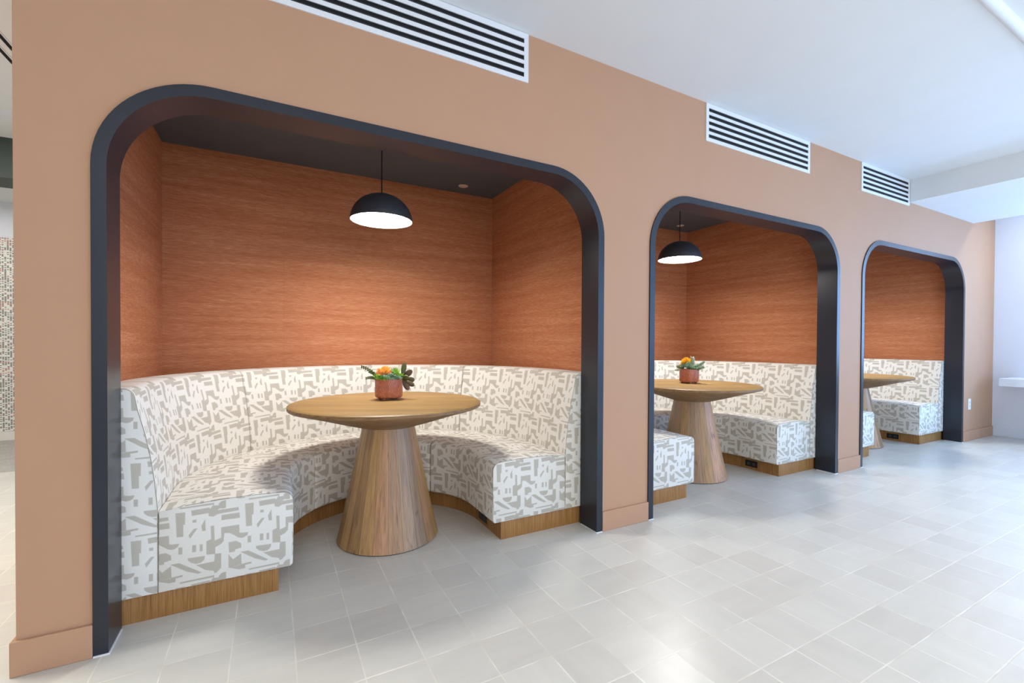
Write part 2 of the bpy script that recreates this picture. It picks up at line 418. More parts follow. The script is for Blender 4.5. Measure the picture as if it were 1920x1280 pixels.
# ------------------------------------------------------------------ mesh helpers
class MB:
    def __init__(self):
        self.v = []; self.f = []; self.uv = []; self.mi = []
    def face(self, pts, uvs=None, mi=0):
        i = len(self.v); self.v += [tuple(p) for p in pts]
        self.f.append(tuple(range(i, i+len(pts)))); self.uv.append(uvs); self.mi.append(mi)
    def box(self, x0, x1, y0, y1, z0, z1, mi=0, uv=None):
        P = lambda a, b, c: (a, b, c)
        u = (lambda p, k: ((p[0], p[2]) if k == 'y' else (p[1], p[2]) if k == 'x' else (p[0], p[1])))
        for k, q in (('y', [P(x0,y0,z0),P(x1,y0,z0),P(x1,y0,z1),P(x0,y0,z1)]), ('y', [P(x1,y1,z0),P(x0,y1,z0),P(x0,y1,z1),P(x1,y1,z1)]),
                     ('x', [P(x0,y1,z0),P(x0,y0,z0),P(x0,y0,z1),P(x0,y1,z1)]), ('x', [P(x1,y0,z0),P(x1,y1,z0),P(x1,y1,z1),P(x1,y0,z1)]),
                     ('z', [P(x0,y0,z1),P(x1,y0,z1),P(x1,y1,z1),P(x0,y1,z1)]), ('z', [P(x0,y1,z0),P(x1,y1,z0),P(x1,y0,z0),P(x0,y0,z0)])):
            self.face(q, [u(p, k) for p in q], mi)
    def grid(self, rows, closed=False, mi=0, uvs=None):
        n = len(rows[0]); base = len(self.v)
        for r in rows: self.v += [tuple(p) for p in r]
        m = n if closed else n-1
        for i in range(len(rows)-1):
            for j in range(m):
                a, b = base+i*n+j, base+i*n+(j+1) % n
                self.f.append((a, b, b+n, a+n)); self.mi.append(mi)
                if uvs:
                    j2 = (j+1)
                    self.uv.append([uvs(i, j), uvs(i, j2), uvs(i+1, j2), uvs(i+1, j)])
                else: self.uv.append(None)
    def lathe(self, prof, seg=48, c=(0, 0, 0), mi=0):
        rows = [[(c[0]+r*cos(2*pi*k/seg), c[1]+r*sin(2*pi*k/seg), c[2]+z) for k in range(seg)] for r, z in prof]
        self.grid(rows, True, mi)
    def tube(self, pts, rad, seg=8, mi=0):
        rows = []
        pts = [Vector(p) for p in pts]
        for i, p in enumerate(pts):
            d = (pts[min(i+1, len(pts)-1)]-pts[max(i-1, 0)]).normalized()
            a = d.orthogonal().normalized() if i == 0 else (a-d*a.dot(d)).normalized()
            b = d.cross(a)
            r = rad[i] if isinstance(rad, (list, tuple)) else rad
            rows.append([p+(a*cos(2*pi*k/seg)+b*sin(2*pi*k/seg))*r for k in range(seg)])
        self.grid(rows, True, mi)
        self.face(rows[0][::-1], None, mi); self.face(rows[-1], None, mi)
    def build(self, name, mats, parent=None, smooth=False, weld=True, bevel=0, origin=None, auto=None):
        me = bpy.data.meshes.new(name)
        o3 = Vector(origin) if origin else Vector((0, 0, 0))
        me.from_pydata([tuple(Vector(p)-o3) for p in self.v], [], self.f)
        uvl = me.uv_layers.new(name='UVMap')
        for pi_, poly in enumerate(me.polygons):
            u = self.uv[pi_]
            poly.material_index = self.mi[pi_]
            for k, li in enumerate(poly.loop_indices):
                uvl.data[li].uv = u[k] if u else (me.vertices[me.loops[li].vertex_index].co.x, me.vertices[me.loops[li].vertex_index].co.z)
        if weld:
            bm = bmesh.new(); bm.from_mesh(me)
            bmesh.ops.remove_doubles(bm, verts=bm.verts, dist=1e-5)
            bmesh.ops.recalc_face_normals(bm, faces=bm.faces)
            bm.to_mesh(me); bm.free()
        for mt in (mats if isinstance(mats, (list, tuple)) else [mats]): me.materials.append(mt)
        if smooth:
            for p in me.polygons: p.use_smooth = True
            if auto: me.set_sharp_from_angle(angle=radians(auto))
        o = bpy.data.objects.new(name, me); COL.objects.link(o)
        o.location = o3
        if parent:
            o.parent = parent
            o.matrix_parent_inverse = Matrix.Identity(4)
            o.location = o3 - abs_loc(parent)
        if bevel:
            b = o.modifiers.new('bevel', 'BEVEL'); b.width = bevel; b.segments = 2; b.limit_method = 'ANGLE'
            b.angle_limit = radians(40)
        return o

def abs_loc(o):
    v = Vector((0, 0, 0))
    while o: v += o.location; o = o.parent
    return v

def struct(o):
    o['kind'] = 'structure'; return o

def tag(o, label, cat, group=None):
    o['label'] = label; o['category'] = cat
    if group: o['group'] = group
    return o

def thing(name, loc, label, cat, group=None):
    o = bpy.data.objects.new(name, None); COL.objects.link(o)
    o.location = loc; o.empty_display_size = 0.1
    return tag(o, label, cat, group)

def copy_tree(root, dx):
    def rec(o, parent):
        c = o.copy(); COL.objects.link(c); c.parent = parent
        if parent: c.matrix_parent_inverse = Matrix.Identity(4)
        for ch in [k for k in SNAP if k.parent == o]: rec(ch, c)
        return c
    SNAP = list(COL.objects)
    r = rec(root, None)
    r.location = root.location + Vector(dx)
    return r

# ------------------------------------------------------------------ the place
ARCH = [(-0.5579, 1.7310), (2.0997, 4.3326), (4.7073, 7.0118)]
ZT, RAD, CAS, ZC, XE = 2.098, 0.36, 0.043, 2.765, 7.93
XLN, XRN, YB, ZN, S = -0.657, 1.8275, 1.73, 2.4712, 2.631
CX = 0.5865
XW0 = -0.753                     # free end of the tan wall

# floor, ceilings
b = MB(); b.box(-7, 8.2, -6.0, 3.28, -0.06, 0); struct(b.build('floor', M['floor']))
b = MB(); b.box(-7, XW0-0.0, 3.28, 5.1, -0.06, 0.004); b.box(XW0, 8.2, 3.28, 5.1, -0.06, 0.004)
o = b.build('floor_carpet', M['carpet']); struct(o)
b = MB(); b.box(-7, 8.2, -6.0, 3.08, ZC, ZC+0.1); struct(b.build('ceiling', M['ceiling']))
b = MB(); b.box(-7, XW0, 3.43, 5.1, 2.65, 2.75); struct(b.build('ceiling_far', M['ceiling']))

def arch_pts(x0, x1, zt, r, n=14):
    pts = [(x0, 0.0)]
    for k in range(n+1):
        a = pi-k*(pi/2)/n; pts.append((x0+r+r*cos(a), zt-r+r*sin(a)))
    for k in range(n+1):
        a = pi/2-k*(pi/2)/n; pts.append((x1-r+r*cos(a), zt-r+r*sin(a)))
    pts.append((x1, 0.0))
    return pts

# front wall with its three rounded openings
b = MB()
WT = 0.15
edges = [XW0]+[v for a in ARCH for v in (a[0]+0.02, a[1]-0.02)]+[XE]
for i in range(0, 8, 2):
    for y, fl in ((0.0, 0), (WT, 1)):
        q = [(edges[i], y, 0), (edges[i+1], y, 0), (edges[i+1], y, ZC), (edges[i], y, ZC)]
        b.face(q[::-1] if fl else q)
for (a0, a1) in ARCH:
    pts = arch_pts(a0+0.02, a1-0.02, ZT-0.02, RAD-0.02, 16)
    for k in range(1, len(pts)-2):
        (xa, za), (xb, zb) = pts[k], pts[k+1]
        if xb-xa > 1e-6:
            for y in (0.0, WT): b.face([(xa, y, za), (xb, y, zb), (xb, y, ZC), (xa, y, ZC)])
    for k in range(len(pts)-1):
        (xa, za), (xb, zb) = pts[k], pts[k+1]
        b.face([(xa, 0, za), (xb, 0, zb), (xb, WT, zb), (xa, WT, za)])
b.face([(XW0, 0, 0), (XW0, WT, 0), (XW0, WT, ZC), (XW0, 0, ZC)])
struct(b.build('wall_front', M['paint']))
b = MB(); b.box(XW0, XW0+0.05, WT, 1.88, 0, ZC); struct(b.build('wall_pier_end', M['paint']))

# charcoal casings lining the openings
for n, (a0, a1) in enumerate(ARCH):
    outer = arch_pts(a0, a1, ZT, RAD, 18)
    inner = arch_pts(a0+CAS, a1-CAS, ZT-CAS, RAD-CAS, 18)
    y0, y1 = -0.009, 0.152
    b = MB()
    rows = [[(xo, y0, zo), (xi, y0, zi), (xi, y1, zi), (xo, y1, zo)] for (xo, zo), (xi, zi) in zip(outer, inner)]
    b.grid(rows, True)
    b.face(rows[0]); b.face(rows[-1][::-1])
    o = b.build('trim_%d' % (n+1), M['charcoal'], smooth=True, auto=40); struct(o)
    c = MB()
    c.box(a0+0.002, a0+CAS+0.004, y0-0.004, y1-0.01, 0, 0.005); c.box(a1-CAS-0.004, a1-0.002, y0-0.004, y1-0.01, 0, 0.005)
    c.build('caulk_line', M['caulk'], o)

# baseboards
BH, BT = 0.118, 0.013
def baseboard(name, segs, mat):
    b = MB()
    for s in segs: b.box(*s, 0, BH)
    o = b.build(name, mat, bevel=0.003); struct(o)
baseboard('baseboard_left', [(XW0-BT, ARCH[0][0], -BT, 0.0), (XW0-BT, XW0, 0.0, 1.88)], M['paint'])
baseboard('baseboard_middle', [(ARCH[0][1], ARCH[1][0], -BT, 0.0)], M['paint'])
baseboard('baseboard_right', [(ARCH[1][1], ARCH[2][0], -BT, 0.0)], M['paint'])
baseboard('baseboard_end', [(ARCH[2][1], XE-BT, -BT, 0.0)], M['paint'])
baseboard('baseboard_far', [(XE-BT, XE, -5.5, 0.0)], M['white'])

# niche shells
XP = [XW0+0.05, XLN]
b = MB(); b.box(XW0+0.05, XLN, WT, YB, 0, ZN); struct(b.build('wall_niche_left', M['paper']))
for k in range(2):
    b = MB(); b.box(XRN+S*k, XLN+S*(k+1), WT, YB, 0, ZN); struct(b.build('wall_niche_partition', M['paper']))
b = MB(); b.box(XRN+2*S, XRN+2*S+0.15, WT, YB, 0, ZN); struct(b.build('wall_niche_right', M['paper']))
b = MB(); b.box(XW0+0.05, XRN+2*S+0.15, YB, YB+0.15, 0, ZN); struct(b.build('wall_niche_back', M['paper']))
for k in range(3):
    b = MB(); b.box(XLN+S*k-0.0, XRN+S*k, WT, YB, ZN, ZN+0.05); struct(b.build('ceiling_niche', M['charcoal_ceiling']))
b = MB(); b.box(XW0+0.05, XRN+2*S+0.15, 0.8, YB+0.15, ZN+0.05, ZC); struct(b.build('wall_above_niches', M['paint']))

# end wall with its window, opposite wall with windows, left walls
def wall_with_windows(name, axis, pos, thick, u0, u1, ztop, wins, mat):
    b = MB()
    def bx(a0, a1, z0, z1):
        if a1-a0 < 1e-4 or z1-z0 < 1e-4: return
        if axis == 'x': b.box(pos, pos+thick, a0, a1, z0, z1)
        else: b.box(a0, a1, pos, pos+thick, z0, z1)
    cur = u0
    for (a0, a1, z0, z1) in wins:
        bx(cur, a0, 0, ztop); bx(a0, a1, 0, z0); bx(a0, a1, z1, ztop); cur = a1
    bx(cur, u1, 0, ztop)
    struct(b.build(name, mat))
wall_with_windows('wall_right', 'x', XE, 0.12, -5.5, 0.15, ZC, [(-4.9, -0.8, 0.77, 2.47)], M['white'])
wall_with_windows('wall_opposite', 'y', -5.65, 0.15, -7, 8.05, ZC, [(-1.4, 3.2, 0.6, 2.6), (4.2, 7.6, 0.55, 2.55)], M['white'])
b = MB(); b.box(-7, -6.9, -5.5, 5.0, 0, ZC); struct(b.build('wall_left', M['white']))
def window(name, axis, pos, a0, a1, z0, z1, n):
    b = MB(); t = 0.05
    def bx(p0, p1, q0, q1):
        if axis == 'x': b.box(pos-0.03, pos+0.03, p0, p1, q0, q1)
        else: b.box(p0, p1, pos-0.03, pos+0.03, q0, q1)
    bx(a0, a1, z0, z0+t); bx(a0, a1, z1-t, z1)
    for k in range(n+1):
        x = a0+(a1-a0-t)*k/n; bx(x, x+t, z0+t, z1-t)
    struct(b.build(name, M['whitemetal']))
window('window_1', 'x', XE+0.02, -4.9, -0.8, 0.77, 2.47, 3)
window('window_2', 'y', -5.53, -1.4, 3.2, 0.6, 2.6, 4)
window('window_3', 'y', -5.53, 4.2, 7.6, 0.55, 2.55, 3)

# room seen past the free end of the wall
b = MB(); b.box(-7, XW0, 3.08, 3.43, 2.44, ZC); struct(b.build('beam_far_dark', M['greenbeam']))
b = MB(); b.box(-7, XW0+0.05, 5.0, 5.12, 0, 2.65); o = struct(b.build('wall_far', M['white']))
b = MB(); b.box(-6.6, -1.0, 4.984, 4.999, 0.101, 2.26)
tag(b.build('mosaic_panel', M['mosaic']), 'white wall panel of tiny black and red squares, past the left wall end', 'wall art')
b = MB(); b.box(-6.6, XW0, 4.96, 4.985, 0.004, 0.10); struct(b.build('baseboard_far_left', M['stone']))
for x in (-1.29, -1.352):
    b = MB(); L0, L1 = 0.3, 2.6
    o = thing('slot_diffuser', (x, 1.45, ZC), 'x', 'air vent')
    b.box(x-0.011, x+0.011, L0, L1, ZC-0.003, ZC+0.0); b.build('dark_slot', M['duct'], o)
    c = MB(); c.box(x-0.016, x-0.011, L0, L1, ZC-0.006, ZC); c.box(x+0.011, x+0.016, L0, L1, ZC-0.006, ZC); c.build('slot_frame', M['ceiling'], o)
    o['label'] = ('narrow black ceiling air slot on the left, the one nearer the tan wall' if x > -1.3
                  else 'narrow black ceiling air slot on the left, the one farther from the tan wall')
    o['group'] = 'ceiling slots beyond the wall end'

# dropped beam and ceiling trim at the right
b = MB(); b.box(5.62, 7.24, -5.5, 0.0, 2.545, ZC); struct(b.build('beam_ceiling', M['ceiling']))
b = MB()
prof = [(-0.030, 0.0), (-0.026, -0.012), (-0.012, -0.020), (0.004, -0.022), (0.018, -0.016), (0.024, 0.0)]
b.grid([[(x, -1.26+py, ZC+pz) for py, pz in prof] for x in (-6.9, 5.62)])
struct(b.build('trim_ceiling', M['whitemetal'], smooth=True))

# counter on the end wall
o = MB(); o.box(7.47, XE, -3.0, -0.17, 0.645, 0.735)
tag(o.build('counter_ledge', M['counter'], bevel=0.004), 'white counter ledge fixed to the bluish end wall at the right edge', 'counter')

# ------------------------------------------------------------------ air grilles
def grille(x0, x1, label):
    t = thing('air_grille', ((x0+x1)/2, 0, 2.63), label, 'air vent', 'white linear grilles along the top of the wall')
    z0, z1 = 2.506, 2.763
    f = MB(); m = 0.026
    f.box(x0, x1, -0.006, 0.0, z0, z0+0.025); f.box(x0, x1, -0.006, 0.0, z1-0.030, z1)
    f.box(x0, x0+m, -0.006, 0.0, z0+0.025, z1-0.030); f.box(x1-m, x1, -0.006, 0.0, z0+0.025, z1-0.030)
    f.build('frame', M['whitemetal'], t)
    bk = MB(); bk.box(x0+m, x1-m, -0.0012, -0.0002, z0+0.025, z1-0.030); bk.build('duct_opening', M['duct'], t)
    zs = z0+0.025; ztop = z1-0.030
    pitch = (ztop-zs-0.0245)/4
    for k in range(1, 5):
        s = MB(); za = zs+pitch*k-0.0195
        s.box(x0+m, x1-m, -0.0055, -0.0012, za, za+0.0195); s.build('slat', M['whitemetal'], t)
    for k in range(5):
        s = MB(); za = zs+pitch*k
        s.box(x0+m, x1-m, -0.0025, -0.0012, za+0.003, za+0.0085); s.build('inner_blade', M['ductdark'], t)
    return t
grille(-0.04, 1.208, 'white linear air grille above the nearest arch, cut by the top of the picture')
grille(2.611, 3.857, 'white linear air grille above the middle arch')
grille(4.678, 5.612, 'white linear air grille above the farthest arch, beside the dropped beam')

# ------------------------------------------------------------------ banquettes
def pos(r, s, kind):
    """plan position; s along the run: left leg from s=0 (y=y0) .. arc .. right leg."""
    seg, v = s
    if seg == 'L': return (CX-r, v)
    if seg == 'R': return (CX+r, v)
    return (CX+r*cos(v), CY+r*sin(v))
CY = 0.48
Y0 = 0.155
def run(a, b, n_arc=26, n_leg=3, y0=Y0):
    """list of stations between angles (deg, 180 = left) including legs when a==None / b==None"""
    st = []
    if a is None:
        st += [('L', y0+(CY-y0)*k/n_leg) for k in range(n_leg)]; aa = 180.0
    else: aa = a
    bb = 0.0 if b is None else b
    st += [('A', radians(aa+(bb-aa)*k/n_arc)) for k in range(n_arc+1)]
    if b is None: st += [('R', CY-(CY-y0)*k/n_leg) for k in range(1, n_leg+1)]
    return st
def arclen(st, R):
    seg, v = st
    if seg == 'L': return v-CY
    if seg == 'A': return R*(pi-v)
    return R*pi+(CY-v)
UO, VO = -0.345+0.02*0.2435/0.517*0.0, 0.0
FUX, FUZ = 20/517*0.2435, (212-140)/719*0.306   # where shape 0's top-left sits inside the repeat
def end_uv(x, z, x_ref, z_ref):
    return ((x-x_ref)+FUX+2.435, (z-z_ref)-FUZ+3.06+0.306)
def sweep(name, prof, a, b, parent, uvkind, Rref, inset=0.006, y0=Y0, mat=None, uv0=(0, 0), endref=None, zfun=None):
    """prof: closed polygon of (r, z). Sweeps it between the stations and caps both ends, easing the ends in."""
    st = run(a, b, y0=y0)
    cr = sum(p[0] for p in prof)/len(prof); cz = sum(p[1] for p in prof)/len(prof)
    def shr(d):
        out = []
        n = len(prof)
        for i in range(n):
            p0, p1, p2 = prof[i-1], prof[i], prof[(i+1) % n]
            dx, dz = p2[0]-p0[0], p2[1]-p0[1]; L = sqrt(dx*dx+dz*dz) or 1
            nx, nz = dz/L, -dx/L
            if (p1[0]-cr)*nx+(p1[1]-cz)*nz < 0: nx, nz = -nx, -nz
            out.append((p1[0]-nx*d, p1[1]-nz*d))
        return out
    def shift(s, d, sgn):
        seg, v = s
        if seg == 'L': return (seg, v+d*sgn)
        if seg == 'R': return (seg, v-d*sgn)
        return (seg, v-sgn*d/0.75)
    gap = 0.0015
    seq = []
    s0, s1 = st[0], st[-1]
    g0 = 0 if a is None else gap; g1 = 0 if b is None else gap
    ii = inset
    ia = ii if a is not None else min(ii, 0.0025)
    ib = ii if b is not None else min(ii, 0.0025)
    seq.append((shift(s0, g0, 1), shr(ia))); seq.append((shift(s0, g0+ia*0.3, 1), shr(ia*0.3))); seq.append((shift(s0, g0+ia*1.1, 1), prof))
    seq += [(s, prof) for s in st[1:-1]]
    seq.append((shift(s1, g1+ib*1.1, -1), prof)); seq.append((shift(s1, g1+ib*0.3, -1), shr(ib*0.3))); seq.append((shift(s1, g1, -1), shr(ib)))
    n = len(prof)
    vl = [0.0]
    for i in range(n): 
        p, q = prof[i], prof[(i+1) % n]; vl.append(vl[-1]+sqrt((p[0]-q[0])**2+(p[1]-q[1])**2))
    rows = [[pos(r, s, 0)+(z,) for r, z in pr] for s, pr in seq]
    def uvs(i, j):
        s, pr = seq[i]; r, z = prof[j % n]; jj = j % n
        if uvkind == 'plan' : 
            x, y = pos(r, s, 0); return (x+uv0[0], y+uv0[1])
        return (arclen(s, Rref)+uv0[0], z+uv0[1]) if uvkind != 'len' else (arclen(s, Rref)+uv0[0], vl[j]+uv0[1])
    b_ = MB()
    base = 0
    for r in rows: b_.v += [tuple(p) for p in r]
    for i in range(len(rows)-1):
        for j in range(n):
            a_, c_ = i*n+j, i*n+(j+1) % n
            b_.f.append((a_, c_, c_+n, a_+n)); b_.mi.append(0)
            if uvkind == 'seat':
                z1, z2 = prof[j][1], prof[(j+1) % n][1]; r1, r2 = prof[j][0], prof[(j+1) % n][0]
                flat = abs(z2-z1) < abs(r2-r1)
                L = []
                for (ii_, jj_) in ((i, j), (i, j+1), (i+1, j+1), (i+1, j)):
                    s = seq[ii_][0]; r, z = prof[jj_ % n]
                    if flat:
                        x, y = pos(r, s, 0); L.append((x+uv0[0]+3, y+uv0[1]))
                    else: L.append((arclen(s, Rref)+uv0[0]+3, z+uv0[1]))
                b_.uv.append(L)
            else:
                b_.uv.append([uvs(i, j), uvs(i, j+1), uvs(i+1, j+1), uvs(i+1, j)])
    for row, fl in ((rows[0], 0), (rows[-1], 1)):
        rr = row if fl else row[::-1]
        uv = [end_uv(p[0], p[2], *endref[fl]) for p in rr] if endref else [(p[0]+p[1], p[2]) for p in rr]
        i = len(b_.v); b_.v += [tuple(p) for p in rr]; b_.f.append(tuple(range(i, i+len(rr)))); b_.uv.append(uv); b_.mi.append(0)
    return b_.build(name, mat or M['fabric'], parent, smooth=True, auto=50, origin=None)

def rnd(cx, cz, r, a0, a1, n=5):
    return [(cx+r*cos(radians(a0+(a1-a0)*k/n)), cz+r*sin(radians(a0+(a1-a0)*k/n))) for k in range(n+1)]

SEAT = ([(0.9885, 0.108), (0.512, 0.108)] + rnd(0.517, 0.122, 0.014, 250, 180, 2) + [(0.501, 0.20), (0.500, 0.32)] +
        rnd(0.545, 0.402, 0.045, 180, 95, 6) + [(0.65, 0.452), (0.78, 0.452), (0.90, 0.445), (0.9865, 0.434)])
BACK = ([(1.236, 0.108), (0.9895, 0.108), (0.9895, 0.25), (0.9895, 0.38), (0.990, 0.45), (0.998, 0.55), (1.012, 0.66), (1.030, 0.76), (1.052, 0.85)] +
        rnd(1.098, 0.895, 0.038, 172, 90, 5) + [(1.16, 0.934)] + rnd(1.205, 0.903, 0.031, 90, 0, 3))
PLINTH = [(1.20, 0.0), (0.5605, 0.0), (0.5605, 0.105), (1.20, 0.105)]

def banquette(label):
    t = thing('banquette', (CX, CY, 0), label, 'banquette', 'banquettes in the booths')
    sweep('plinth', PLINTH, None, None, t, 'len', 0.56, inset=0.0004, y0=0.172, mat=M['oak'])
    E_L, E_R = (-0.345, 0.421), (1.109, 0.439)
    for (a, b) in ((None, 135.0), (135.0, 45.0), (45.0, None)):
        er = [(-0.345, 0.421), (1.109, 0.439)]
        o = sweep('seat_cushion', SEAT, a, b, t, 'seat', 0.51, inset=0.010, uv0=(0.07, 0.02), endref=er)
        er2 = [(-0.487, 0.641), (1.643, 0.60)]
        o2 = sweep('back_cushion', BACK, a, b, t, 'z', 1.05, inset=0.007, uv0=(3.05, 3.33), endref=er2)
    # stitched seams round the two end panels
    for side in (-1, 1):
        for nm, pr in (('back_seam', BACK[1:16]), ('seat_seam', SEAT[5:17])):
            sm = MB(); sm.tube([(CX+side*r, Y0-0.0004, z) for r, z in pr], 0.0010, 6)
            sm.build(nm, M['thread'], t, smooth=True)
    # black power outlet let into the plinth of the right leg
    u = MB(); u.box(CX+0.5565, CX+0.5645, 0.36, 0.475, 0.022, 0.078)
    po = u.build('power_outlet', M['black'], t, bevel=0.003); po['label'] = 'black power outlet in the oak plinth'
    for k in range(2):
        v = MB(); yc = 0.392+0.05*k
        v.box(CX+0.5555, CX+0.5575, yc-0.014, yc+0.014, 0.038, 0.062); v.build('socket', M['blackmetal'], po)
    return t
bq = banquette('curved cream banquette with grey abstract print, in the nearest booth')
bq2 = copy_tree(bq, (S, 0, 0)); bq2['label'] = 'curved cream banquette with grey abstract print, in the middle booth'
bq3 = copy_tree(bq, (2*S, 0, 0)); bq3['label'] = 'cream banquette with grey abstract print in the farthest booth on the right'

# ------------------------------------------------------------------ tables
def table(x, y, label, seed):
    t = thing('pedestal_table', (x, y, 0), label, 'table', 'round wooden tables in the booths')
    b = MB()
    b.lathe([(0.0, 0.774), (0.50, 0.775), (0.528, 0.7745), (0.533, 0.771)], 96)
    b.lathe([(0.533, 0.771), (0.533, 0.756), (0.529, 0.751), (0.42, 0.719), (0.26, 0.668), (0.165, 0.640), (0.0, 0.638)], 96, mi=1)
    o = b.build('tabletop', [top_mat(seed), M['edgewood']], t, smooth=True, auto=35); o.location = (0, 0, 0)
    b = MB()
    H = 0.640
    prof = [(0.0, 0.006)]
    for k in range(13):
        h = 0.006+(H-0.006)*k/12; q = k/12.0
        prof.append((0.2835-(0.2835-0.146)*(q**0.93), h))
    b.lathe(prof, 96)
    o = b.build('pedestal', stave_mat(seed), t, smooth=True, auto=50); o.location = (0, 0, 0)
    b = MB(); b.lathe([(0, 0), (0.277, 0.0), (0.277, 0.006), (0, 0.006)], 72)  # black ring stands in for the shadow line under the pedestal
    o = b.build('shadow_ring', M['black'], t); o.location = (0, 0, 0)
    return t
# meshes above are built around the origin, so parts sit at the Empty
table(0.600, 0.545, 'round mango-wood pedestal table with the orange-flowered planter on it, in the nearest booth', 1)
table(3.178, 0.565, 'round mango-wood pedestal table with the yellow-flowered planter on it, in the middle booth', 4)
table(5.800, 0.560, 'round mango-wood pedestal table without a planter in view, in the farthest booth', 9)

# ------------------------------------------------------------------ pendant lamps
def pendant(x, y, label):
    t = thing('pendant_lamp', (x, y, ZN), label, 'lamp', 'black dome pendants over the tables')
    zr, R, H = 1.872-ZN, 0.187, 0.166
    outer = [(R, 0.0)]+[(R*cos(radians(a)), H*sin(radians(a))) for a in (6, 12, 20, 28, 36, 45, 54, 62, 70, 77)]+[(0.030, H*0.992), (0.006, H), (0.005, H+0.006), (0.002, H+0.008)]
    inner = [(0.0, H-0.006)]+[((R-0.004)*cos(radians(a)), (H-0.006)*sin(radians(a))) for a in (80, 60, 45, 30, 15, 4)]+[(R-0.003, 0.0)]
    b = MB(); b.lathe([(r, z+zr) for r, z in outer], 72)
    o = b.build('lamp_shade', M['blackmetal'], t, smooth=True, auto=60); o.location = (0, 0, 0)
    b = MB(); b.lathe([(r, z+zr) for r, z in inner]+[(R, zr)], 72)
    q = b.build('shade_lining', M['shadewhite'], o, smooth=True); q.location = (0, 0, 0)
    b = MB(); b.lathe([(0.0, 0.055+zr), (0.145, 0.055+zr), (0.148, 0.050+zr), (0.142, 0.042+zr), (0.125, 0.031+zr), (0.09, 0.021+zr), (0.045, 0.015+zr), (0.0, 0.013+zr)], 64)
    q = b.build('diffuser', M['diffuser'], t, smooth=True, auto=60); q.location = (0, 0, 0)
    for k in range(3):
        a = radians(100+120*k); b = MB()
        b.tube([(0.14*cos(a), 0.14*sin(a), 0.05+zr), (0.168*cos(a), 0.168*sin(a), 0.05+zr)], 0.003, 6)
        q = b.build('diffuser_clip', M['whitemetal'], t); q.location = (0, 0, 0)
    b = MB(); b.tube([(0, 0, zr+H+0.004), (0, 0, -0.01)], 0.0038, 8)
    q = b.build('cord', M['black'], t); q.location = (0, 0, 0)
    b = MB(); b.lathe([(0, 0), (0.058, 0), (0.058, -0.018), (0.052, -0.023), (0.0, -0.023)], 40)
    q = b.build('ceiling_canopy', M['blackmetal'], t, smooth=True, auto=40); q.location = (0, 0, 0)
    return t
pendant(0.603, 0.76, 'lit black dome pendant lamp hanging in the nearest booth')
pendant(0.603+S, 0.76, 'lit black dome pendant lamp hanging in the middle booth')
pendant(0.603+2*S, 0.76, 'lit black dome pendant lamp hidden high in the farthest booth')

for k in range(3):
    lab = ['round beige sprinkler cover plate in the dark ceiling of the nearest booth',
           'round beige sprinkler cover plate in the dark ceiling of the middle booth',
           'round beige sprinkler cover plate in the dark ceiling of the farthest booth'][k]
    if k == 2: continue
    t = thing('sprinkler_cover', (1.452+S*k+0.02*k, 1.52, ZN), lab, 'sprinkler', 'sprinkler cover plates')
    b = MB(); b.lathe([(0, -0.011), (0.038, -0.011), (0.041, -0.009), (0.041, -0.006), (0, -0.006)], 36)
    q = b.build('cover_plate', M['cream'], t, smooth=True, auto=40); q.location = (0, 0, 0)
    b = MB(); b.lathe([(0.030, -0.006), (0.030, 0.0), (0, 0.0)], 30)
    q = b.build('gap_ring', M['black'], t); q.location = (0, 0, 0)

# wall outlet by the far corner
t = thing('electrical_outlet', (7.20, 0, 0.43), 'white double wall outlet between the farthest arch and the corner', 'outlet')
b = MB(); b.box(7.165, 7.237, -0.006, 0, 0.365, 0.492); b.build('cover_plate', M['plate'], t, bevel=0.002)
for z in (0.405, 0.452):
    b = MB(); b.box(7.184, 7.218, -0.0085, -0.006, z-0.014, z+0.014); q = b.build('receptacle', M['plate'], t, bevel=0.002)
    b = MB(); b.box(7.193, 7.195, -0.0090, -0.0085, z-0.006, z+0.006); b.box(7.207, 7.209, -0.0090, -0.0085, z-0.006, z+0.006); b.build('slots', M['black'], q)

# ------------------------------------------------------------------ planters
def leaf(mb, p, d, up, L, W, T=0.15, curl=0.0, n=6, tip=1.0, mi=0, paddle=False):
    """fleshy leaf: length L along d, width W, thickness T*W"""
    p = Vector(p); d = Vector(d).normalized(); up = Vector(up)
    s = d.cross(up)
    if s.length < 1e-4: s = d.orthogonal()
    s.normalize(); u = s.cross(d).normalized()
    rows = []
    for i in range(n+1):
        q = i/n
        wd = W*0.5*(sin(pi*min(1, 0.06+0.94*q**tip))**0.7 if i < n else 0.04)
        if paddle:
            q = 1-(1-q)**1.7
            wd = W*0.5*(max(0.03, sqrt(max(0.0, 1-((q-0.64)/0.365)**2))) if q > 0.64 else 0.16+0.84*sin(pi/2*q/0.64)**1.3)
        c = p+d*(L*q)+u*(curl*L*q*q)
        rows.append([c+s*wd*cos(2*pi*k/8)+u*wd*T*2*sin(2*pi*k/8) for k in range(8)])
    mb.grid(rows, True, mi)
def sph(az, el): return Vector((cos(el)*cos(az), cos(el)*sin(az), sin(el)))
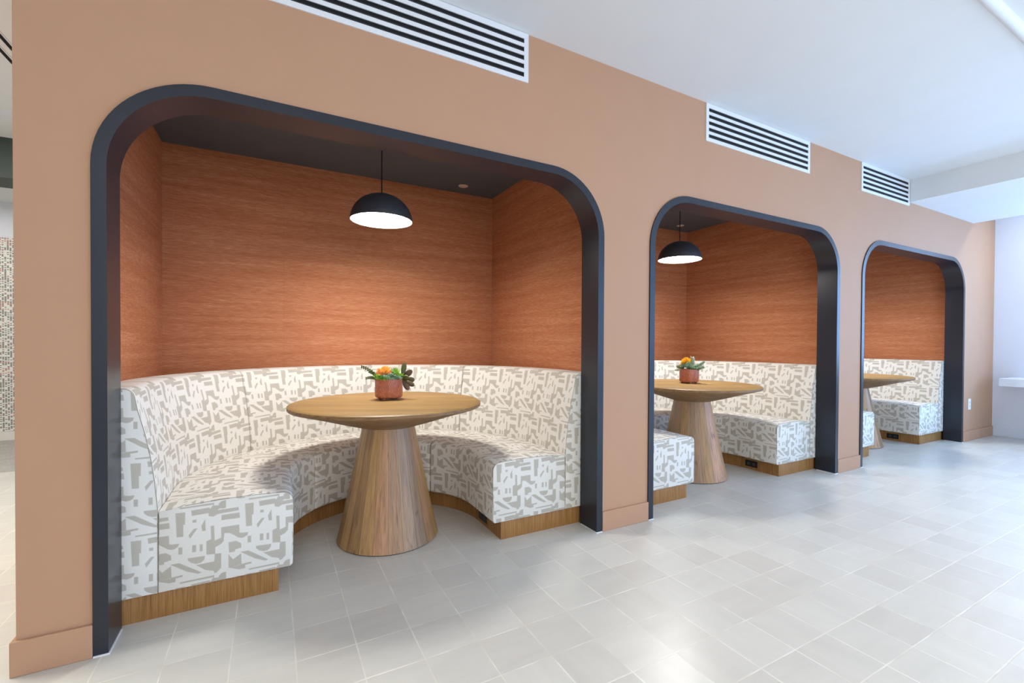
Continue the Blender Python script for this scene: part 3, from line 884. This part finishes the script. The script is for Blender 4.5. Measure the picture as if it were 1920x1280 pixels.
def pot(x, y, label, R=0.0815, H=0.112):
    z = 0.775
    t = thing('planter', (x, y, z), label, 'planter', 'potted succulents on the tables')
    b = MB(); f = 0.010
    b.lathe([(0, f), (R-0.012, f), (R-0.003, f+0.004), (R, f+0.012), (R, f+H-0.006), (R-0.002, f+H), (R-0.007, f+H), (R-0.008, f+H-0.012), (0.0, f+H-0.014)], 64)
    o = b.build('pot', M['pot'], t, smooth=True, auto=50); o.location = (0, 0, 0)
    for k in range(4):
        a = radians(50+90*k)
        b = MB(); b.lathe([(0, 0), (0.007, 0), (0.010, 0.005), (0.010, f+0.001), (0, f+0.001)], 14, (cos(a)*(R-0.024), sin(a)*(R-0.024), 0))
        q = b.build('foot', M['pot'], o, smooth=True); q.location = (0, 0, 0)
    b = MB(); b.lathe([(0, f+H-0.006), (R-0.0085, f+H-0.009), (R-0.0085, f+H-0.013), (0, f+H-0.013)], 40)
    q = b.build('soil', M['soil'], t, smooth=True); q.location = (0, 0, 0)
    return t, f+H-0.008
VR = Vector((cos(radians(14)), -sin(radians(14)), 0))   # across the view at the first table
VF = Vector((-sin(radians(14)), -cos(radians(14)), 0))  # towards the viewer
def part(mb, name, mat, t):
    q = mb.build(name, mat, t, smooth=True, weld=False); q.location = (0, 0, 0); return q
def flower(t, c, R, name, mats, n=90, seed=1):
    rr = random.Random(seed)
    b = MB()
    for k in range(n):
        el = math.asin(rr.uniform(-0.1, 1)); az = rr.uniform(0, 2*pi)
        d = sph(az, el); m = 0 if rr.random() < 0.25+0.75*sin(max(0.0, el)) else 1
        leaf(b, Vector(c)+d*R*0.3, d, (0, 0, 1.01), R*rr.uniform(0.5, 0.72), R*0.11, 0.5, rr.uniform(0.05, 0.35), 5, mi=m, paddle=True)
    part(b, name, mats, t)
def rosette(t, c, R, mat, name='succulent_rosette', rings=((5, 78, .45), (7, 55, .75), (9, 32, 1.0), (9, 12, 1.05)), wd=0.42, seed=1, thick=0.22, b=None):
    rr = random.Random(seed); own = b is None
    b = b or MB()
    for n, el, L in rings:
        off = rr.uniform(0, 2*pi)
        for k in range(n):
            leaf(b, c, sph(off+2*pi*k/n+rr.uniform(-.1, .1), radians(el+rr.uniform(-6, 6))), (0, 0, 1.01), R*L, R*wd, thick, 0.12, 5)
    if own: part(b, name, mat, t)
def spiky(t, c, d0, L, n, mat, name, ll=0.03, lw=0.006, seed=1, spread=0.9, mb=None):
    """stem with many narrow leaves pointing forward"""
    rr = random.Random(seed); b = MB()
    c = Vector(c); d0 = Vector(d0).normalized(); a = d0.orthogonal().normalized(); bb = d0.cross(a)
    b.tube([c, c+d0*L], 0.0018, 6)
    for k in range(n):
        q = k/n; an = k*2.399
        d = (d0+(a*cos(an)+bb*sin(an))*spread*(1-0.5*q)).normalized()
        leaf(b, c+d0*L*q, d, d0, ll*(1-0.35*q)*rr.uniform(.8, 1.1), lw, 0.3, -0.05, 4)
    part(b, name, mat, t)
def at(dx, df, z): return VR*dx+VF*df+Vector((0, 0, z))

t, z = pot(0.627, 0.66, 'terracotta planter with an orange flower and dark paddle leaves, on the nearest table')
flower(t, at(-0.028, 0.0, z+0.034), 0.055, 'protea_flower', [M['orange'], M['peach']], 260, 3)
for k, (dx, df, R, m, s) in enumerate([(-0.045, 0.045, 0.038, 'lime', 2), (-0.065, 0.02, 0.034, 'green', 3), (-0.015, 0.055, 0.036, 'lime', 5),
        (0.005, 0.05, 0.036, 'bluegreen', 6), (0.028, 0.048, 0.034, 'bluegreen', 7), (0.055, 0.025, 0.036, 'bluegreen', 8), (0.045, -0.02, 0.04, 'lime', 9), (-0.03, -0.05, 0.04, 'green', 10)]):
    rosette(t, at(dx, df, z+0.004), R, M[m], seed=s)
for k, (dx, df, dz, R, m, s) in enumerate([(-0.062, 0.03, 0.018, 0.032, 'lime', 21), (-0.04, 0.055, 0.014, 0.03, 'green', 22), (-0.012, 0.06, 0.016, 0.03, 'bluegreen', 23),
        (0.012, 0.045, 0.024, 0.032, 'bluegreen', 24), (0.062, 0.02, 0.022, 0.034, 'lime', 25), (0.05, 0.05, 0.012, 0.028, 'bluegreen', 26)]):
    rosette(t, at(dx, df, z+dz), R, M[m], seed=s)
rosette(t, at(0.040, 0.015, z+0.030), 0.052, M['lime'], 'upright_succulent', ((5, 82, .9), (6, 62, .9), (7, 38, .85)), 0.38, 11)
spiky(t, at(0.033, 0.0, z), (0, 0, 1), 0.06, 26, M['green'], 'upright_sprig', 0.03, 0.010, 4, 0.6)
spiky(t, at(0.008, 0.01, z), (0.1, 0, 1), 0.06, 22, M['silver'], 'silver_sprig', 0.028, 0.006, 5, 0.6)
# trailing round-leaved sprigs at the left
for k, (e, h, s) in enumerate([((-0.155, 0.0, 0.082), 0.03, 0.016), ((-0.128, 0.03, 0.015), 0.02, 0.014), ((-0.115, 0.0, 0.052), 0.02, 0.013)]):
    b = MB(); p0 = at(-0.05, 0.01, z); p1 = at(e[0], e[1], z+e[2]); pm = (p0+p1)/2+Vector((0, 0, h))
    pts = [p0*(1-q)**2+pm*2*q*(1-q)+p1*q*q for q in [i/9 for i in range(10)]]
    b.tube(pts, 0.0012, 5)
    for i in range(2, 10):
        for sg in (-1, 1):
            dd = (VF*0.35*sg+Vector((0, 0, 1))*sg*0.9+VR*-0.35)
            leaf(b, pts[i], dd, VF, s*(1.15-0.05*i), s*0.85*(1.15-0.05*i), 0.12, 0, 4)
    part(b, 'trailing_sprig', M['sprig'], t)
# big dark paddle leaves at the right, some hanging over the rim
for k, (p, e, L, W, m) in enumerate([
        ((0.078, 0.02, 0.012), (0.093, 0.02, 0.108), 0, 0.031, 'olive'), ((0.082, 0.02, 0.01), (0.135, 0.03, 0.062), 0, 0.036, 'dark'),
        ((0.080, 0.025, 0.005), (0.152, 0.04, 0.003), 0, 0.034, 'dark'), ((0.080, 0.03, 0.002), (0.150, 0.05, -0.032), 0, 0.030, 'dark'),
        ((0.078, 0.035, 0.0), (0.118, 0.05, -0.056), 0, 0.032, 'dark'), ((0.070, 0.02, 0.01), (0.118, 0.06, 0.020), 0, 0.036, 'olive')]):
    b = MB(); p0, p1 = at(*p[:2], z+p[2]), at(*e[:2], z+e[2])
    leaf(b, p0, p1-p0, VF, (p1-p0).length, W, 0.14, 0.05, 14, 1.5, 0, True)
    part(b, 'paddle_leaf', M[m], t)
b = MB(); b.tube([at(0.04, 0.01, z-0.006), at(0.070, 0.02, z+0.012), at(0.082, 0.025, z+0.010)], 0.005, 8); part(b, 'stem', M['stem'], t)

VR = Vector((cos(radians(50)), -sin(radians(50)), 0)); VF = Vector((-sin(radians(50)), -cos(radians(50)), 0))
t, z = pot(3.235, 0.645, 'terracotta planter with a yellow flower and silvery spiky leaves, on the middle table')
flower(t, at(-0.022, 0.0, z+0.062), 0.052, 'pincushion_flower', [M['yellow'], M['yellow']], 220, 8)
flower(t, at(-0.050, 0.0, z+0.042), 0.034, 'pincushion_flower', [M['yellow'], M['orange']], 90, 9)
for k, (dx, df, zz, R, s) in enumerate([(-0.045, 0.03, 0.02, 0.045, 1), (-0.015, 0.045, 0.018, 0.045, 2), (0.02, 0.05, 0.01, 0.042, 3), (0.05, 0.03, 0.01, 0.042, 4), (0.0, -0.03, 0.02, 0.05, 5), (-0.06, -0.01, 0.01, 0.04, 6)]):
    rosette(t, at(dx, df, z+zz), R, M['bluegreen'], 'spiky_rosette', ((7, 70, .9), (10, 45, 1.0), (12, 20, 1.0)), 0.16, s, 0.3)
spiky(t, at(0.022, 0.0, z+0.01), (0.05, 0, 1), 0.088, 54, M['silver'], 'silver_spire', 0.052, 0.008, 7, 1.15)
spiky(t, at(0.02, 0.02, z), (VR*0.75+Vector((0, 0, 0.55))), 0.115, 90, M['bluegreen'], 'silver_branch', 0.042, 0.006, 8, 0.85)
spiky(t, at(0.03, 0.03, z), (VR*0.8+VF*0.2+Vector((0, 0, 0.28))), 0.085, 70, M['bluegreen'], 'silver_branch', 0.042, 0.006, 9, 0.9)
spiky(t, at(0.0, 0.03, z), (VR*-0.1+VF*0.2+Vector((0, 0, 0.8))), 0.06, 60, M['bluegreen'], 'silver_branch', 0.042, 0.006, 10, 1.1)
for p, e, W in (((-0.045, 0.02, 0.004), (-0.108, 0.03, 0.034), 0.030), ((-0.05, 0.03, 0.006), (-0.122, 0.04, -0.006), 0.016), ((-0.04, 0.0, 0.01), (-0.085, -0.01, 0.042), 0.026)):
    b = MB(); p0, p1 = at(p[0], p[1], z+p[2]), at(e[0], e[1], z+e[2])
    leaf(b, p0, p1-p0, VF+Vector((0, 0, 0.7)), (p1-p0).length, W, 0.13, 0.05, 12, 1.4, 0, True); part(b, 'paddle_leaf', M['olive'], t)
